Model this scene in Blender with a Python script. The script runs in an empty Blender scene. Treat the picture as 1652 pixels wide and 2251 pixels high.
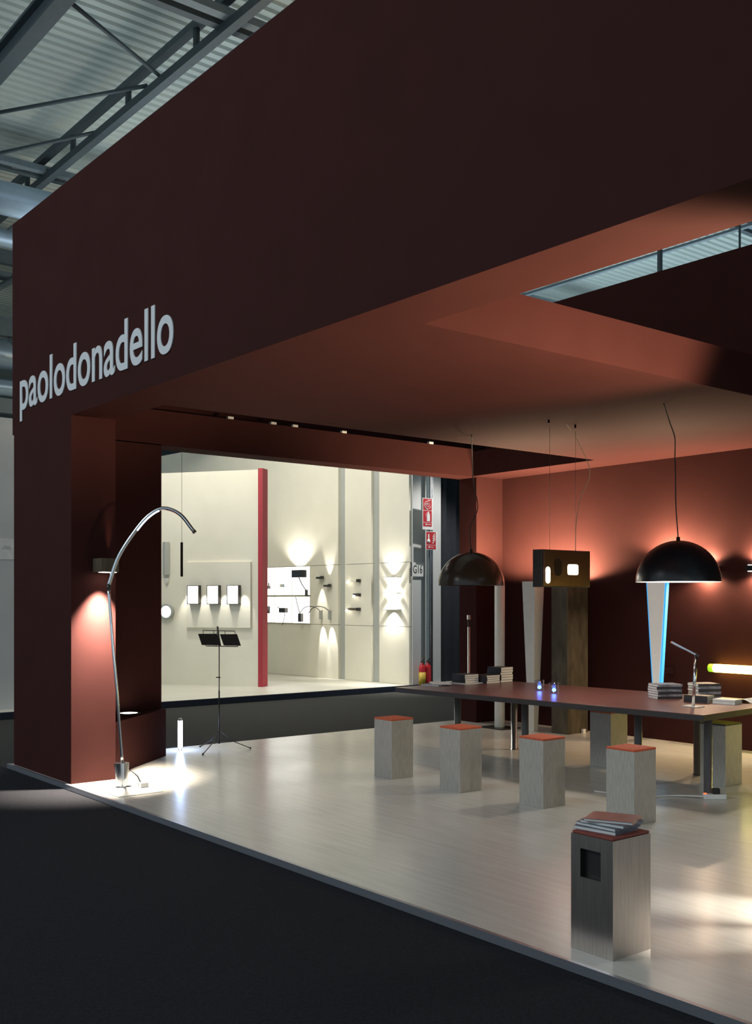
import bpy, bmesh, math, random
from mathutils import Vector, Matrix
random.seed(7)
S = bpy.context.scene
COL = S.collection
PI = math.pi

# ------------------------------------------------------------------ camera
cam = bpy.data.cameras.new('camera'); co = bpy.data.objects.new('camera', cam); COL.objects.link(co)
co.location = (0, 0, 1.6)
co.rotation_euler = (PI / 2, 0, math.radians(51.374))
cam.sensor_fit = 'AUTO'; cam.sensor_width = 36.0
cam.lens = 2297.4 / 2251 * 36
cam.shift_y = (1318 - 1125.5) / 2251
cam.clip_end = 300
S.camera = co
# ------------------------------------------------------------------ world, exposure
w = bpy.data.worlds.new('hall_ambient'); S.world = w; w.use_nodes = True
bg = w.node_tree.nodes['Background']
bg.inputs[0].default_value = (0.62, 0.80, 0.92, 1); bg.inputs[1].default_value = 0.62
S.view_settings.view_transform = 'Standard'; S.view_settings.look = 'None'
S.view_settings.gamma = 1.0; S.view_settings.use_curve_mapping = False
S.view_settings.exposure = 0.0
S.cycles.max_bounces = 10; S.cycles.diffuse_bounces = 5; S.cycles.glossy_bounces = 5
S.cycles.sample_clamp_indirect = 6.0; S.cycles.caustics_reflective = False; S.cycles.caustics_refractive = False


def light(kind, loc, energy, color=(1, 1, 1), aim=None, name=None, parent=None, **kw):
    l = bpy.data.lights.new(name or kind.lower() + '_light', kind)
    l.energy = energy; l.color = color
    for k, v in kw.items(): setattr(l, k, v)
    o = bpy.data.objects.new(name or kind.lower() + '_light', l); COL.objects.link(o)
    o.location = loc
    if aim is not None:
        o.rotation_euler = (Vector(aim) - Vector(loc)).to_track_quat('-Z', 'Y').to_euler()
    if parent is not None:
        o.parent = parent; o.matrix_parent_inverse = parent.matrix_world.inverted()
    return o


WARM = (1.0, 0.72, 0.46); NEUT = (1.0, 0.90, 0.74); COOL = (0.75, 0.85, 1.0)
# ceiling lamps of the neighbouring stand (out of sight above it)
light('AREA', (-15.6, 9.2, 6.6), 150, (1.0, 0.94, 0.80), aim=(-16.5, 11.2, 1.0), name='neighbour_ceiling_light', shape='RECTANGLE', size=4.0, size_y=3.0)
light('AREA', (-14.6, 6.8, 6.0), 118, (1.0, 0.94, 0.80), aim=(-16.6, 9.6, 1.4), name='neighbour_front_light', shape='RECTANGLE', size=2.0, size_y=2.0)
# added fill light behind the camera, lifting the stand floor and stool fronts
light('AREA', (-9.0, -6.0, 8.2), 350, (0.92, 0.97, 1.0), aim=(-5.2, 4.5, 0.5), name='front_fill_light', shape='DISK', size=4.0)
# upward fill lights added to brighten the hall roof, without fixtures
light('AREA', (-14.5, 7.5, 6.0), 110, (0.80, 0.92, 1.0), aim=(-14.5, 7.5, 10), name='roof_fill_light', shape='RECTANGLE', size=5, size_y=4)
light('AREA', (-14.0, 18.5, 5.2), 450, (0.72, 0.90, 1.0), aim=(-14.0, 18.5, 10), name='roof_fill_light', shape='RECTANGLE', size=8, size_y=6)

light('SPOT', (-12.4, 13.6, 5.4), 520, (1.0, 0.97, 0.92), aim=(-14.4, 12.6, 1.9), name='end_wall_fill', spot_size=0.8, spot_blend=0.6, shadow_soft_size=0.1)  # spot added to brighten the neighbour's grey wall end

# ------------------------------------------------------------------ materials
MATS = {}


def mat(name, color, rough=0.5, metal=0.0, spec=0.5, noise=0.06, scale=12.0, bump=0.0, emit=None, estr=0.0,
        stretch=(1, 1, 1), trans=0.0, color2=None, detail=4.0, aniso=0.0):
    m = bpy.data.materials.new(name); m.use_nodes = True
    nt = m.node_tree; b = nt.nodes['Principled BSDF']
    tc = nt.nodes.new('ShaderNodeTexCoord'); mp = nt.nodes.new('ShaderNodeMapping')
    nz = nt.nodes.new('ShaderNodeTexNoise'); rp = nt.nodes.new('ShaderNodeValToRGB')
    mp.inputs['Scale'].default_value = stretch
    nz.inputs['Scale'].default_value = scale; nz.inputs['Detail'].default_value = detail
    nt.links.new(tc.outputs['Object'], mp.inputs[0]); nt.links.new(mp.outputs[0], nz.inputs['Vector'])
    nt.links.new(nz.outputs['Fac'], rp.inputs[0])
    c = Vector(color[:3])
    c1 = [max(0, x * (1 - noise)) for x in c]; c2 = [min(1, x * (1 + noise)) for x in c] if color2 is None else color2
    rp.color_ramp.elements[0].position = 0.3; rp.color_ramp.elements[1].position = 0.7
    rp.color_ramp.elements[0].color = (*c1, 1); rp.color_ramp.elements[1].color = (*c2, 1)
    nt.links.new(rp.outputs[0], b.inputs['Base Color'])
    b.inputs['Roughness'].default_value = rough; b.inputs['Metallic'].default_value = metal
    b.inputs['Specular IOR Level'].default_value = spec
    if trans: b.inputs['Transmission Weight'].default_value = trans
    if aniso: b.inputs['Anisotropic'].default_value = aniso
    if bump:
        bp = nt.nodes.new('ShaderNodeBump'); bp.inputs['Strength'].default_value = bump; bp.inputs['Distance'].default_value = 0.01
        nt.links.new(nz.outputs['Fac'], bp.inputs['Height']); nt.links.new(bp.outputs[0], b.inputs['Normal'])
    if emit is not None:
        b.inputs['Emission Color'].default_value = (*emit, 1); b.inputs['Emission Strength'].default_value = estr
    MATS[name] = m
    return m


mat('paint', (0.048, 0.0166, 0.0152), rough=0.75, spec=0.03, noise=0.05, scale=3.0, bump=0.02)
mat('lettering', (0.70, 0.71, 0.72), rough=0.5, noise=0.03)
mat('carpet', (0.022, 0.0225, 0.027), rough=0.95, spec=0.1, noise=0.25, scale=90, bump=0.3)
mat('carpet_aisle', (0.050, 0.051, 0.050), rough=0.95, spec=0.1, noise=0.2, scale=80, bump=0.3)
mat('navy', (0.012, 0.018, 0.035), rough=0.6)
mat('alu', (0.50, 0.51, 0.56), rough=0.34, metal=0.85, noise=0.05, scale=20, stretch=(0.3, 8, 8))
mat('chrome', (0.82, 0.83, 0.85), rough=0.15, metal=1.0, noise=0.02)
mat('steel', (0.60, 0.52, 0.46), rough=0.32, metal=1.0, noise=0.10, scale=9, stretch=(10, 10, 0.6))
mat('leg_metal', (0.78, 0.79, 0.82), rough=0.24, metal=0.9, noise=0.04)
mat('ash', (0.43, 0.41, 0.365), rough=0.42, metal=0.15, spec=0.5, noise=0.16, scale=16, stretch=(7, 7, 0.7), bump=0.05)
mat('orange_seat', (0.58, 0.105, 0.04), rough=0.8, noise=0.12, scale=60, bump=0.2)
mat('dark_red_seat', (0.26, 0.055, 0.04), rough=0.7, noise=0.12, scale=60)
mat('yellow_seat', (0.72, 0.62, 0.06), rough=0.7, noise=0.1, scale=60)
mat('black_rim', (0.02, 0.02, 0.022), rough=0.5)
mat('tabletop', (0.13, 0.055, 0.050), rough=0.32, spec=0.5, noise=0.22, scale=10, stretch=(0.6, 9, 1))
mat('table_edge', (0.035, 0.030, 0.030), rough=0.5)
mat('black_gloss', (0.012, 0.013, 0.016), rough=0.30, spec=0.5, noise=0.05)
mat('white_inner', (0.85, 0.83, 0.78), rough=0.6, noise=0.02, emit=(1.0, 0.90, 0.74), estr=1.6)
mat('brown_smoke', (0.055, 0.038, 0.026), rough=0.22, spec=0.5, noise=0.10, trans=0.0)
mat('white_lamp', (0.80, 0.79, 0.74), rough=0.45, noise=0.03)
mat('lamp_panel', (0.80, 0.79, 0.74), rough=0.45, noise=0.03, emit=(1.0, 0.95, 0.86), estr=0.22)
mat('olive_col', (0.105, 0.085, 0.055), rough=0.55, metal=0.3, noise=0.35, scale=7, stretch=(2, 2, 0.7), bump=0.06)
mat('copper_mirror', (0.72, 0.52, 0.44), rough=0.24, metal=1.0, noise=0.03)
mat('paper', (0.80, 0.79, 0.73), rough=0.85, noise=0.10, scale=6, stretch=(1, 1, 60))
mat('paper_grey', (0.70, 0.70, 0.68), rough=0.85, noise=0.10, scale=6, stretch=(1, 1, 60))
mat('cover_black', (0.025, 0.022, 0.024), rough=0.4, noise=0.3, scale=20)
mat('cover_grey', (0.16, 0.16, 0.19), rough=0.35, noise=0.5, scale=25)
mat('cover_pink', (0.55, 0.30, 0.26), rough=0.3, noise=0.3, scale=10, color2=(0.30, 0.14, 0.12))
mat('cover_white', (0.78, 0.78, 0.76), rough=0.4, noise=0.06)
mat('dark_metal', (0.07, 0.065, 0.06), rough=0.4, metal=0.7)
mat('cable_black', (0.015, 0.014, 0.014), rough=0.5)
mat('cable_pale', (0.55, 0.45, 0.30), rough=0.4)
mat('wire', (0.35, 0.32, 0.28), rough=0.3, metal=0.8)
mat('white_plastic', (0.80, 0.80, 0.77), rough=0.4, noise=0.02)
mat('red_led', (0.8, 0.05, 0.02), emit=(1, 0.1, 0.03), estr=3)
mat('cream_wall', (0.82, 0.79, 0.68), rough=0.8, noise=0.03, scale=2)
mat('cream_panel', (0.84, 0.81, 0.70), rough=0.6, noise=0.03, scale=2)
mat('grey_wall', (0.62, 0.63, 0.62), rough=0.8, noise=0.04, scale=2)
mat('grey_reveal', (0.42, 0.44, 0.42), rough=0.8, noise=0.05, scale=2)
mat('white_floor', (0.72, 0.70, 0.62), rough=0.4, noise=0.05, scale=2)
mat('red_edge', (0.42, 0.035, 0.055), rough=0.6, noise=0.05)
mat('lightbox', (0.9, 0.9, 0.88), rough=0.4, emit=(1.0, 0.98, 0.92), estr=3.0)
mat('glow_warm', (1, 0.95, 0.85), emit=(1.0, 0.93, 0.78), estr=14.0)
mat('glow_cool', (0.9, 0.95, 1), emit=(0.45, 0.62, 1.0), estr=60.0)
mat('glow_arc', (0.9, 0.95, 1), emit=(0.62, 0.72, 1.0), estr=3.2)
mat('glow_blue', (0.1, 0.2, 1), emit=(0.10, 0.28, 1.0), estr=9.0)
mat('edge_blue', (0.10, 0.45, 0.8), emit=(0.03, 0.42, 1.0), estr=0.8)
mat('neon', (1, 0.9, 0.3), emit=(1.0, 0.84, 0.16), estr=9.0)
mat('neon_end', (0.45, 0.8, 0.05), emit=(0.35, 0.8, 0.02), estr=0.7)
mat('sign_red', (0.50, 0.025, 0.035), rough=0.5)
mat('sign_white', (0.80, 0.80, 0.78), rough=0.5)
mat('ext_red', (0.55, 0.02, 0.03), rough=0.3)
mat('ext_yellow', (0.65, 0.45, 0.06), rough=0.5)
mat('drape', (0.010, 0.013, 0.020), rough=0.9, noise=0.2)
mat('ink', (0.05, 0.055, 0.06), rough=0.6)
mat('duct', (0.34, 0.45, 0.55), rough=0.35, metal=0.5, noise=0.08, scale=3)
mat('girder', (0.055, 0.075, 0.085), rough=0.6, noise=0.1)
mat('girder_pale', (0.16, 0.20, 0.22), rough=0.5, noise=0.1)
mat('roof_sheet', (0.46, 0.52, 0.49), rough=0.6, noise=0.10, scale=0.6)
mat('hall_wall', (0.20, 0.24, 0.25), rough=0.8, noise=0.1, scale=0.5)
mat('black_disc', (0.02, 0.02, 0.02), rough=0.5)


def glass(name, col):
    m = bpy.data.materials.new(name); m.use_nodes = True
    nt = m.node_tree; out = nt.nodes['Material Output']
    tr = nt.nodes.new('ShaderNodeBsdfTransparent'); tr.inputs[0].default_value = (*col, 1)
    gl = nt.nodes.new('ShaderNodeBsdfGlossy'); gl.inputs['Roughness'].default_value = 0.05
    fr = nt.nodes.new('ShaderNodeValue'); fr.outputs[0].default_value = 0.10
    mx = nt.nodes.new('ShaderNodeMixShader')
    nt.links.new(fr.outputs[0], mx.inputs[0]); nt.links.new(tr.outputs[0], mx.inputs[1]); nt.links.new(gl.outputs[0], mx.inputs[2])
    nt.links.new(mx.outputs[0], out.inputs['Surface'])
    MATS[name] = m


glass('glass', (0.92, 0.94, 1.0))
# pale timber floor: long streaky grain, satin lacquer
m = bpy.data.materials.new('stage_floor'); m.use_nodes = True; MATS['stage_floor'] = m
nt = m.node_tree; b = nt.nodes['Principled BSDF']
tc = nt.nodes.new('ShaderNodeTexCoord'); mp = nt.nodes.new('ShaderNodeMapping'); mp.inputs['Scale'].default_value = (0.55, 7.0, 1)
n1 = nt.nodes.new('ShaderNodeTexNoise'); n1.inputs['Scale'].default_value = 3.5; n1.inputs['Detail'].default_value = 7
rp = nt.nodes.new('ShaderNodeValToRGB'); rp.color_ramp.elements[0].position = 0.28; rp.color_ramp.elements[1].position = 0.75
rp.color_ramp.elements[0].color = (0.60, 0.57, 0.515, 1); rp.color_ramp.elements[1].color = (0.71, 0.685, 0.63, 1)
n2 = nt.nodes.new('ShaderNodeTexNoise'); n2.inputs['Scale'].default_value = 1.3; n2.inputs['Detail'].default_value = 3
r2 = nt.nodes.new('ShaderNodeMapRange'); r2.inputs['To Min'].default_value = 0.17; r2.inputs['To Max'].default_value = 0.30
nt.links.new(tc.outputs['Object'], mp.inputs[0]); nt.links.new(mp.outputs[0], n1.inputs['Vector'])
nt.links.new(n1.outputs['Fac'], rp.inputs[0]); nt.links.new(rp.outputs[0], b.inputs['Base Color'])
nt.links.new(tc.outputs['Object'], n2.inputs['Vector']); nt.links.new(n2.outputs['Fac'], r2.inputs['Value'])
nt.links.new(r2.outputs[0], b.inputs['Roughness']); b.inputs['Specular IOR Level'].default_value = 0.55
bp = nt.nodes.new('ShaderNodeBump'); bp.inputs['Strength'].default_value = 0.05; bp.inputs['Distance'].default_value = 0.01
nt.links.new(n1.outputs['Fac'], bp.inputs['Height']); nt.links.new(bp.outputs[0], b.inputs['Normal'])


# ------------------------------------------------------------------ mesh helpers
class MB:
    def __init__(self): self.v = []; self.f = []; self.sm = []

    def add(self, vs, fs, smooth=False, M=None):
        o = len(self.v)
        self.v += [tuple(M @ Vector(p)) if M is not None else tuple(p) for p in vs]
        self.f += [tuple(i + o for i in f) for f in fs]; self.sm += [smooth] * len(fs)
        return self

    def box(self, a, b, M=None):
        (x0, y0, z0), (x1, y1, z1) = a, b
        x0, x1 = min(x0, x1), max(x0, x1); y0, y1 = min(y0, y1), max(y0, y1); z0, z1 = min(z0, z1), max(z0, z1)
        vs = [(x0, y0, z0), (x1, y0, z0), (x1, y1, z0), (x0, y1, z0), (x0, y0, z1), (x1, y0, z1), (x1, y1, z1), (x0, y1, z1)]
        return self.add(vs, [(3, 2, 1, 0), (4, 5, 6, 7), (0, 1, 5, 4), (1, 2, 6, 5), (2, 3, 7, 6), (3, 0, 4, 7)], False, M)

    def prism(self, poly, z0, z1, M=None):
        n = len(poly)
        ar = sum(poly[i][0] * poly[(i + 1) % n][1] - poly[(i + 1) % n][0] * poly[i][1] for i in range(n))
        if ar < 0: poly = poly[::-1]
        vs = [(x, y, z0) for x, y in poly] + [(x, y, z1) for x, y in poly]
        fs = [tuple(range(n - 1, -1, -1)), tuple(range(n, 2 * n))] + [(i, (i + 1) % n, n + (i + 1) % n, n + i) for i in range(n)]
        return self.add(vs, fs, False, M)

    def lathe(self, prof, seg=32, M=None, close=False, smooth=True):
        vs = []; fs = []
        n = len(prof)
        for i in range(seg):
            a = 2 * PI * i / seg
            vs += [(r * math.cos(a), r * math.sin(a), z) for r, z in prof]
        for i in range(seg):
            j = (i + 1) % seg
            for k in range(n - 1 if not close else n):
                k2 = (k + 1) % n
                fs.append((i * n + k, j * n + k, j * n + k2, i * n + k2))
        return self.add(vs, fs, smooth, M)

    def cyl(self, c, r, z0, z1, seg=20, r1=None):
        r1 = r if r1 is None else r1
        return self.lathe([(0.0001, z0), (r, z0), (r, z0), (r1, z1), (r1, z1), (0.0001, z1)], seg, Matrix.Translation((c[0], c[1], 0)))

    def tube(self, pts, r, seg=8, radii=None):
        pts = [Vector(p) for p in pts]; n = len(pts)
        vs = []; fs = []
        t0 = (pts[1] - pts[0]).normalized()
        up = Vector((0, 0, 1)) if abs(t0.z) < 0.9 else Vector((1, 0, 0))
        u = t0.cross(up).normalized()
        for i, p in enumerate(pts):
            t = ((pts[min(i + 1, n - 1)] - pts[max(i - 1, 0)])).normalized()
            u = (u - t * u.dot(t)).normalized(); v = t.cross(u)
            rr = radii[i] if radii else r
            for k in range(seg):
                a = 2 * PI * k / seg
                vs.append(p + u * rr * math.cos(a) + v * rr * math.sin(a))
        for i in range(n - 1):
            for k in range(seg):
                k2 = (k + 1) % seg
                fs.append((i * seg + k, i * seg + k2, (i + 1) * seg + k2, (i + 1) * seg + k))
        fs.append(tuple(range(seg - 1, -1, -1))); fs.append(tuple((n - 1) * seg + k for k in range(seg)))
        return self.add(vs, fs, True)

    def build(self, name, material, parent=None, bevel=0.0):
        me = bpy.data.meshes.new(name); me.from_pydata(self.v, [], self.f)
        for p, s in zip(me.polygons, self.sm): p.use_smooth = s
        me.materials.append(MATS[material]); me.update()
        bm = bmesh.new(); bm.from_mesh(me); bmesh.ops.recalc_face_normals(bm, faces=bm.faces)
        if bevel: bmesh.ops.bevel(bm, geom=[e for e in bm.edges], offset=bevel, segments=2, affect='EDGES', profile=0.5)
        bm.to_mesh(me); bm.free()
        o = bpy.data.objects.new(name, me); COL.objects.link(o)
        if parent is not None: o.parent = parent; o.matrix_parent_inverse = Matrix.Translation(-parent.location) if parent.get('_w') else Matrix()
        return o


def tag(o, label=None, cat=None, group=None, kind=None):
    if label: o['label'] = label
    if cat: o['category'] = cat
    if group: o['group'] = group
    if kind: o['kind'] = kind
    return o


def empty(name, loc=(0, 0, 0), rz=0.0):
    o = bpy.data.objects.new(name, None); COL.objects.link(o)
    o.location = loc; o.rotation_euler = (0, 0, rz); o.empty_display_size = 0.1
    bpy.context.view_layer.update()
    return o


def struct(name, mb, material, label=None, parent=None, bevel=0.0):
    o = mb.build(name, material, parent, bevel)
    if parent is None: o['kind'] = 'structure'
    if label: o['label'] = label
    return o


def spline(pts, n=24):
    P = [Vector(p) for p in pts]; P = [P[0] * 2 - P[1]] + P + [P[-1] * 2 - P[-2]]
    out = []
    for i in range(1, len(P) - 2):
        a, b_, c, d = P[i - 1], P[i], P[i + 1], P[i + 2]
        for k in range(n):
            t = k / n
            out.append(0.5 * ((2 * b_) + (c - a) * t + (2 * a - 5 * b_ + 4 * c - d) * t * t + (3 * b_ - a - 3 * c + d) * t ** 3))
    out.append(P[-2]); return out


def copy_tree(o, parent=None):
    c = o.copy(); COL.objects.link(c); c.parent = parent
    for ch in list(o.children): copy_tree(ch, c)
    return c


# ------------------------------------------------------------------ the stand: setting
XL, X1, X2 = -10.12, -9.80, -7.80        # outer left face, inner left face, edge of the ceiling slab
YF, YB = 3.59, 9.98                      # fascia plane, back wall plane
ZS, ZT = 3.20, 5.25                      # underside of the ceiling, top of the fascia
XR = 2.6                                 # right end, out of frame
struct('floor', MB().box((-10.18, 3.57, -0.04), (XR, YB + 0.1, 0)), 'stage_floor', 'pale timber stand floor with satin sheen')
struct('trim_1', MB().box((-10.185, 3.545, -0.04), (XR, 3.569, 0.004)), 'alu', 'aluminium edging strip along the stand floor')
struct('floor_hall', MB().box((-60, -6, -0.09), (14, 45, -0.045)), 'carpet_aisle', 'dark hall carpet')
struct('floor_aisle', MB().box((-30, -6, -0.0445), (14, 3.54, -0.040)), 'carpet', 'near-black carpet strip in front of the stand')

pil = struct('wall_pillar', MB().prism([(XL, YF), (-8.72, YF), (-8.72, 4.0), (XL, 4.0)], 0, ZS), 'paint', 'dark red-brown front pillar of the stand')
fas = struct('wall_front', MB().box((XL, YF, ZS), (XR, YF + 0.06, ZT)), 'paint', 'tall dark brown front fascia carrying the lettering')
wl = empty('wall_left', (0, 0, 0)); wl['kind'] = 'structure'; wl['label'] = 'left side wall of the stand around its wide opening'
MB().box((XL, 4.0, 0), (X1, 5.0, ZS)).build('front_panel', 'paint', wl)
MB().box((XL, 9.50, 0), (X1, YB, ZS)).build('rear_panel', 'paint', wl)
MB().box((XL, 4.0, ZS - 0.01), (X1, 9.50, 3.55)).build('header_beam', 'paint', wl)
MB().box((XL - 0.04, YF, ZS), (XL, YB + 0.1, ZT)).build('upper_fascia', 'paint', wl)
struct('wall_back', MB().box((XL, YB, 0), (XR, YB + 0.1, 5.35)), 'paint', 'red-brown back wall lit by wall lamps')
ce = empty('ceiling', (0, 0, 0)); ce['kind'] = 'structure'; ce['label'] = 'brown slab ceiling with a rectangular opening'
T = 0.32
XO, YO, XO2, YO2 = -4.565, 3.99, -0.6, 7.7
MB().box((X1, YF + 0.06, ZS), (XR, 4.0, ZS + T)).build('front_strip', 'paint', ce)
MB().box((X2, 4.0, ZS), (XO, 9.44, ZS + T)).build('main_slab', 'paint', ce)
MB().box((X1, 9.44, ZS), (XR, YB, ZS + T)).build('back_strip', 'paint', ce)
MB().box((XO, YO2, ZS), (XR, 9.44, ZS + T)).build('rear_slab', 'paint', ce)
MB().box((XO2, 4.0, ZS), (XR, YO2, ZS + T)).build('end_slab', 'paint', ce)
# triangular plinth in the niche behind the pillar
bn = MB().prism([(-8.86, 4.0), (-9.70, 5.0), (X1, 5.0), (X1, 4.0)], 0, 0.48).build('corner_plinth', 'paint')
tag(bn, 'low triangular brown plinth in the niche behind the front pillar', 'plinth')

# ------------------------------------------------------------------ lettering on the fascia
txt = 'paolodonadello'


def glyph(s):
    cu = bpy.data.curves.new('glyph', 'FONT'); cu.body = s; cu.size = 1.0; cu.extrude = 0.004; cu.offset = 0.012; cu.resolution_u = 6
    o = bpy.data.objects.new('glyph', cu); COL.objects.link(o); bpy.context.view_layer.update()
    dg = bpy.context.evaluated_depsgraph_get()
    me = bpy.data.meshes.new_from_object(o.evaluated_get(dg)); bpy.data.objects.remove(o); bpy.data.curves.remove(cu)
    return me


def span(me): xs = [v.co.x for v in me.vertices]; return min(xs), max(xs)


def write(s, mapper, material, parent, name='letter'):
    """one mesh per letter; mapper takes (u, v, depth) in em units to the world"""
    for i, ch in enumerate(s):
        if ch == ' ': continue
        g = glyph(ch); off = span(glyph(s[:i + 1]))[1] - span(g)[1]
        for v in g.vertices: v.co = mapper(v.co.x + off, v.co.y, v.co.z)
        g.name = name; g.materials.clear(); g.materials.append(MATS[material])
        bm = bmesh.new(); bm.from_mesh(g); bmesh.ops.recalc_face_normals(bm, faces=bm.faces); bm.to_mesh(g); bm.free()
        o = bpy.data.objects.new(name, g); COL.objects.link(o); o.parent = parent


a0, a1 = span(glyph(txt)); xh = max(v.co.y for v in glyph('x').vertices)
lt = empty('sign_lettering', (0, 0, 0))
tag(lt, 'pale grey lettering across the dark brown fascia', 'sign')
sx = 3.10 / (a1 - a0); sz = 0.272 / xh
write(txt, lambda u, v, d: Vector((-9.935 + (u - a0) * sx, YF - 0.006 + d, 3.412 + (v if 0 <= v <= xh else (v * 0.78 if v < 0 else xh + (v - xh) * 0.86)) * sz)), 'lettering', lt)

# ------------------------------------------------------------------ lamps on the pillar and niche
bl = empty('wall_lamp', (-8.72, 3.87, 1.9)); tag(bl, 'small square metal wall lamp shining down the front pillar', 'wall lamp')
MB().box((0, -0.085, -0.06), (0.17, 0.085, 0.06)).build('body', 'olive_col', bl, 0.004)
MB().box((0.08, -0.065, -0.064), (0.16, 0.065, -0.060)).build('lens', 'glow_warm', bl)
light('SPOT', (-8.58, 3.85, 1.83), 1700, (1, 0.88, 0.72), aim=(-8.84, 3.78, 0), name='downlight', spot_size=1.20, spot_blend=1.0, shadow_soft_size=0.03)
light('SPOT', (-8.69, 3.93, 1.965), 16, (1, 0.60, 0.40), aim=(-8.72, 3.945, 2.7), name='uplight', spot_size=0.35, spot_blend=1.0, shadow_soft_size=0.02)
sp = empty('recessed_spot', (-9.55, 4.52, 0.48)); tag(sp, 'small round spotlight glowing on the low corner plinth', 'spotlight')
MB().lathe([(0.115, 0.0), (0.115, 0.006), (0.085, 0.006), (0.085, 0.0)], 32, close=True).build('ring', 'dark_metal', sp)
MB().cyl((0, 0), 0.084, 0.0005, 0.004, 32).build('lens', 'glow_warm', sp)

# arc floor lamp
al = empty('arc_floor_lamp', (-8.30, 3.87, 0)); tag(al, 'chrome arc floor lamp leaning beside the front pillar', 'floor lamp')
MB().box((-0.33, -0.225, 0.0), (0.41, 0.17, 0.008)).build('base_plate', 'white_lamp', al, 0.003)
mbs = MB(); Mb = Matrix.Translation((0, 0, 0))
ring = []
for i in range(28):
    a = 2 * PI * i / 28
    ring.append((math.cos(a), math.sin(a)))
vs = [(-0.006 + 0.040 * c * 1.0, 0.046 * s, 0.008) for c, s in ring] + [(-0.02 + 0.050 * c, 0.068 * s, 0.21) for c, s in ring] + [(-0.02 + 0.044 * c, 0.060 * s, 0.212) for c, s in ring]
n = 28
fs = [(i, (i + 1) % n, n + (i + 1) % n, n + i) for i in range(n)] + [(n + i, n + (i + 1) % n, 2 * n + (i + 1) % n, 2 * n + i) for i in range(n)]
fs += [tuple(range(n - 1, -1, -1)), tuple(range(2 * n, 3 * n))]
MB().add(vs, fs, False).build('socket', 'chrome', al)
RT = Vector((0.6242, 0.7812, 0))


def arcp(u, z): return RT * u + Vector((0, 0, z))


p_low = [arcp(-0.002, 0.205), arcp(-0.045, 0.80), arcp(-0.085, 1.25), arcp(-0.118, 1.69)]
MB().tube(spline(p_low, 8), 0.013, 12).build('pole', 'chrome', al)
MB().tube([arcp(-0.120, 1.68), arcp(-0.116, 1.73)], 0.017, 12).build('joint', 'dark_metal', al)
p_up = spline([arcp(-0.118, 1.72), arcp(-0.03, 1.97), arcp(0.12, 2.20), arcp(0.235, 2.325), arcp(0.352, 2.378), arcp(0.49, 2.325), arcp(0.605, 2.185)], 14)
MB().tube(p_up, 0.016, 12).build('arc_tube', 'chrome', al)
MB().tube([Vector(p) + Vector((0.0, -0.004, -0.010)) + RT * 0.006 for p in p_up[28:52]], 0.011, 10).build('glowing_section', 'glow_arc', al)  # emissive bluish length along the arc tube
MB().tube([p_up[-1], p_up[-1] + (p_up[-1] - p_up[-2]).normalized() * 0.02], 0.018, 12).build('end_cap', 'dark_metal', al)
MB().tube([(0.06, 0.05, 0.15), (0.10, 0.09, 0.10), (0.13, 0.12, 0.02)], 0.006, 6).build('cable', 'cable_black', al)
MB().box((0.10, 0.09, 0.008), (0.17, 0.16, 0.05)).build('driver', 'white_plastic', al, 0.004)

# standing fluorescent tube beside the opening
tb = empty('tube_lamp', (-9.96, 5.30, 0)); tag(tb, 'short upright blue-white glowing tube lamp on the floor by the opening', 'floor lamp')
MB().cyl((0, 0), 0.024, 0.035, 0.315, 20).build('tube', 'glow_cool', tb)
MB().cyl((0, 0), 0.018, 0.0, 0.035, 16).build('foot', 'chrome', tb)
MB().cyl((0, 0), 0.020, 0.315, 0.34, 16).build('cap', 'chrome', tb)

# slim hanging tube in the opening
pt = empty('tube_pendant', (-10.0, 5.34, 0)); tag(pt, 'slim grey tube pendant on a long wire inside the side opening', 'pendant lamp')
MB().tube([(0, 0, 2.21), (0, 0, 3.188)], 0.0022, 6).build('wire', 'wire', pt)
MB().cyl((0, 0), 0.014, 1.845, 2.21, 14).build('tube', 'dark_metal', pt)

# clip lamps along the header beam
for i, y in enumerate((5.82, 6.37, 6.66, 7.35, 8.71)):
    c = empty('clip', (X1 - 0.01, y, 3.55))
    tag(c, 'small white clip on top of the side header beam, %s from the front' % ('first', 'second', 'third', 'fourth', 'fifth')[i], 'clip', 'clips on the header beam')
    MB().box((-0.02, -0.035, 0.0), (0.022, 0.035, 0.026)).build('body', 'white_plastic', c, 0.003)
    MB().box((-0.02, -0.012, 0.026), (0.0, 0.012, 0.034)).build('lever', 'chrome', c)

# ------------------------------------------------------------------ music stand
ms = empty('music_stand', (-9.80, 5.68, 0)); tag(ms, 'folding metal music stand holding dark sheets in front of the opening', 'music stand')
MB().tube([(0, 0, 0.055), (0, 0, 0.62)], 0.008, 10).build('lower_pole', 'dark_metal', ms)
MB().tube([(0, 0, 0.60), (0, 0, 1.12)], 0.0055, 10).build('upper_pole', 'dark_metal', ms)
MB().tube([(-0.028, -0.02, 0.765), (0.012, 0.008, 0.765)], 0.006, 8).build('wing_screw', 'dark_metal', ms)
for (fx, fy) in ((0.29, -0.36), (0.22, 0.26), (-0.22, -0.11)):
    lg = MB().tube([(fx * 0.0, fy * 0.0, 0.20), (fx * 0.42, fy * 0.42, 0.085), (fx, fy, 0.008)], 0.0045, 8).build('leg', 'dark_metal', ms)
    MB().tube([(fx * 0.96, fy * 0.96, 0.014), (fx * 1.01, fy * 1.01, 0.008)], 0.009, 8).build('rubber_foot', 'cable_black', lg)
    MB().tube([(0, 0, 0.065), (fx * 0.42, fy * 0.42, 0.085)], 0.0035, 8).build('stay', 'dark_metal', ms)


# desk: tilted plane; local u along image-right, v up and leaning back
UD = RT; VD = Vector((-0.62 * 0.55, 0.50 * 0.55, 0.80)).normalized()
ND = UD.cross(VD).normalized()


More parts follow.
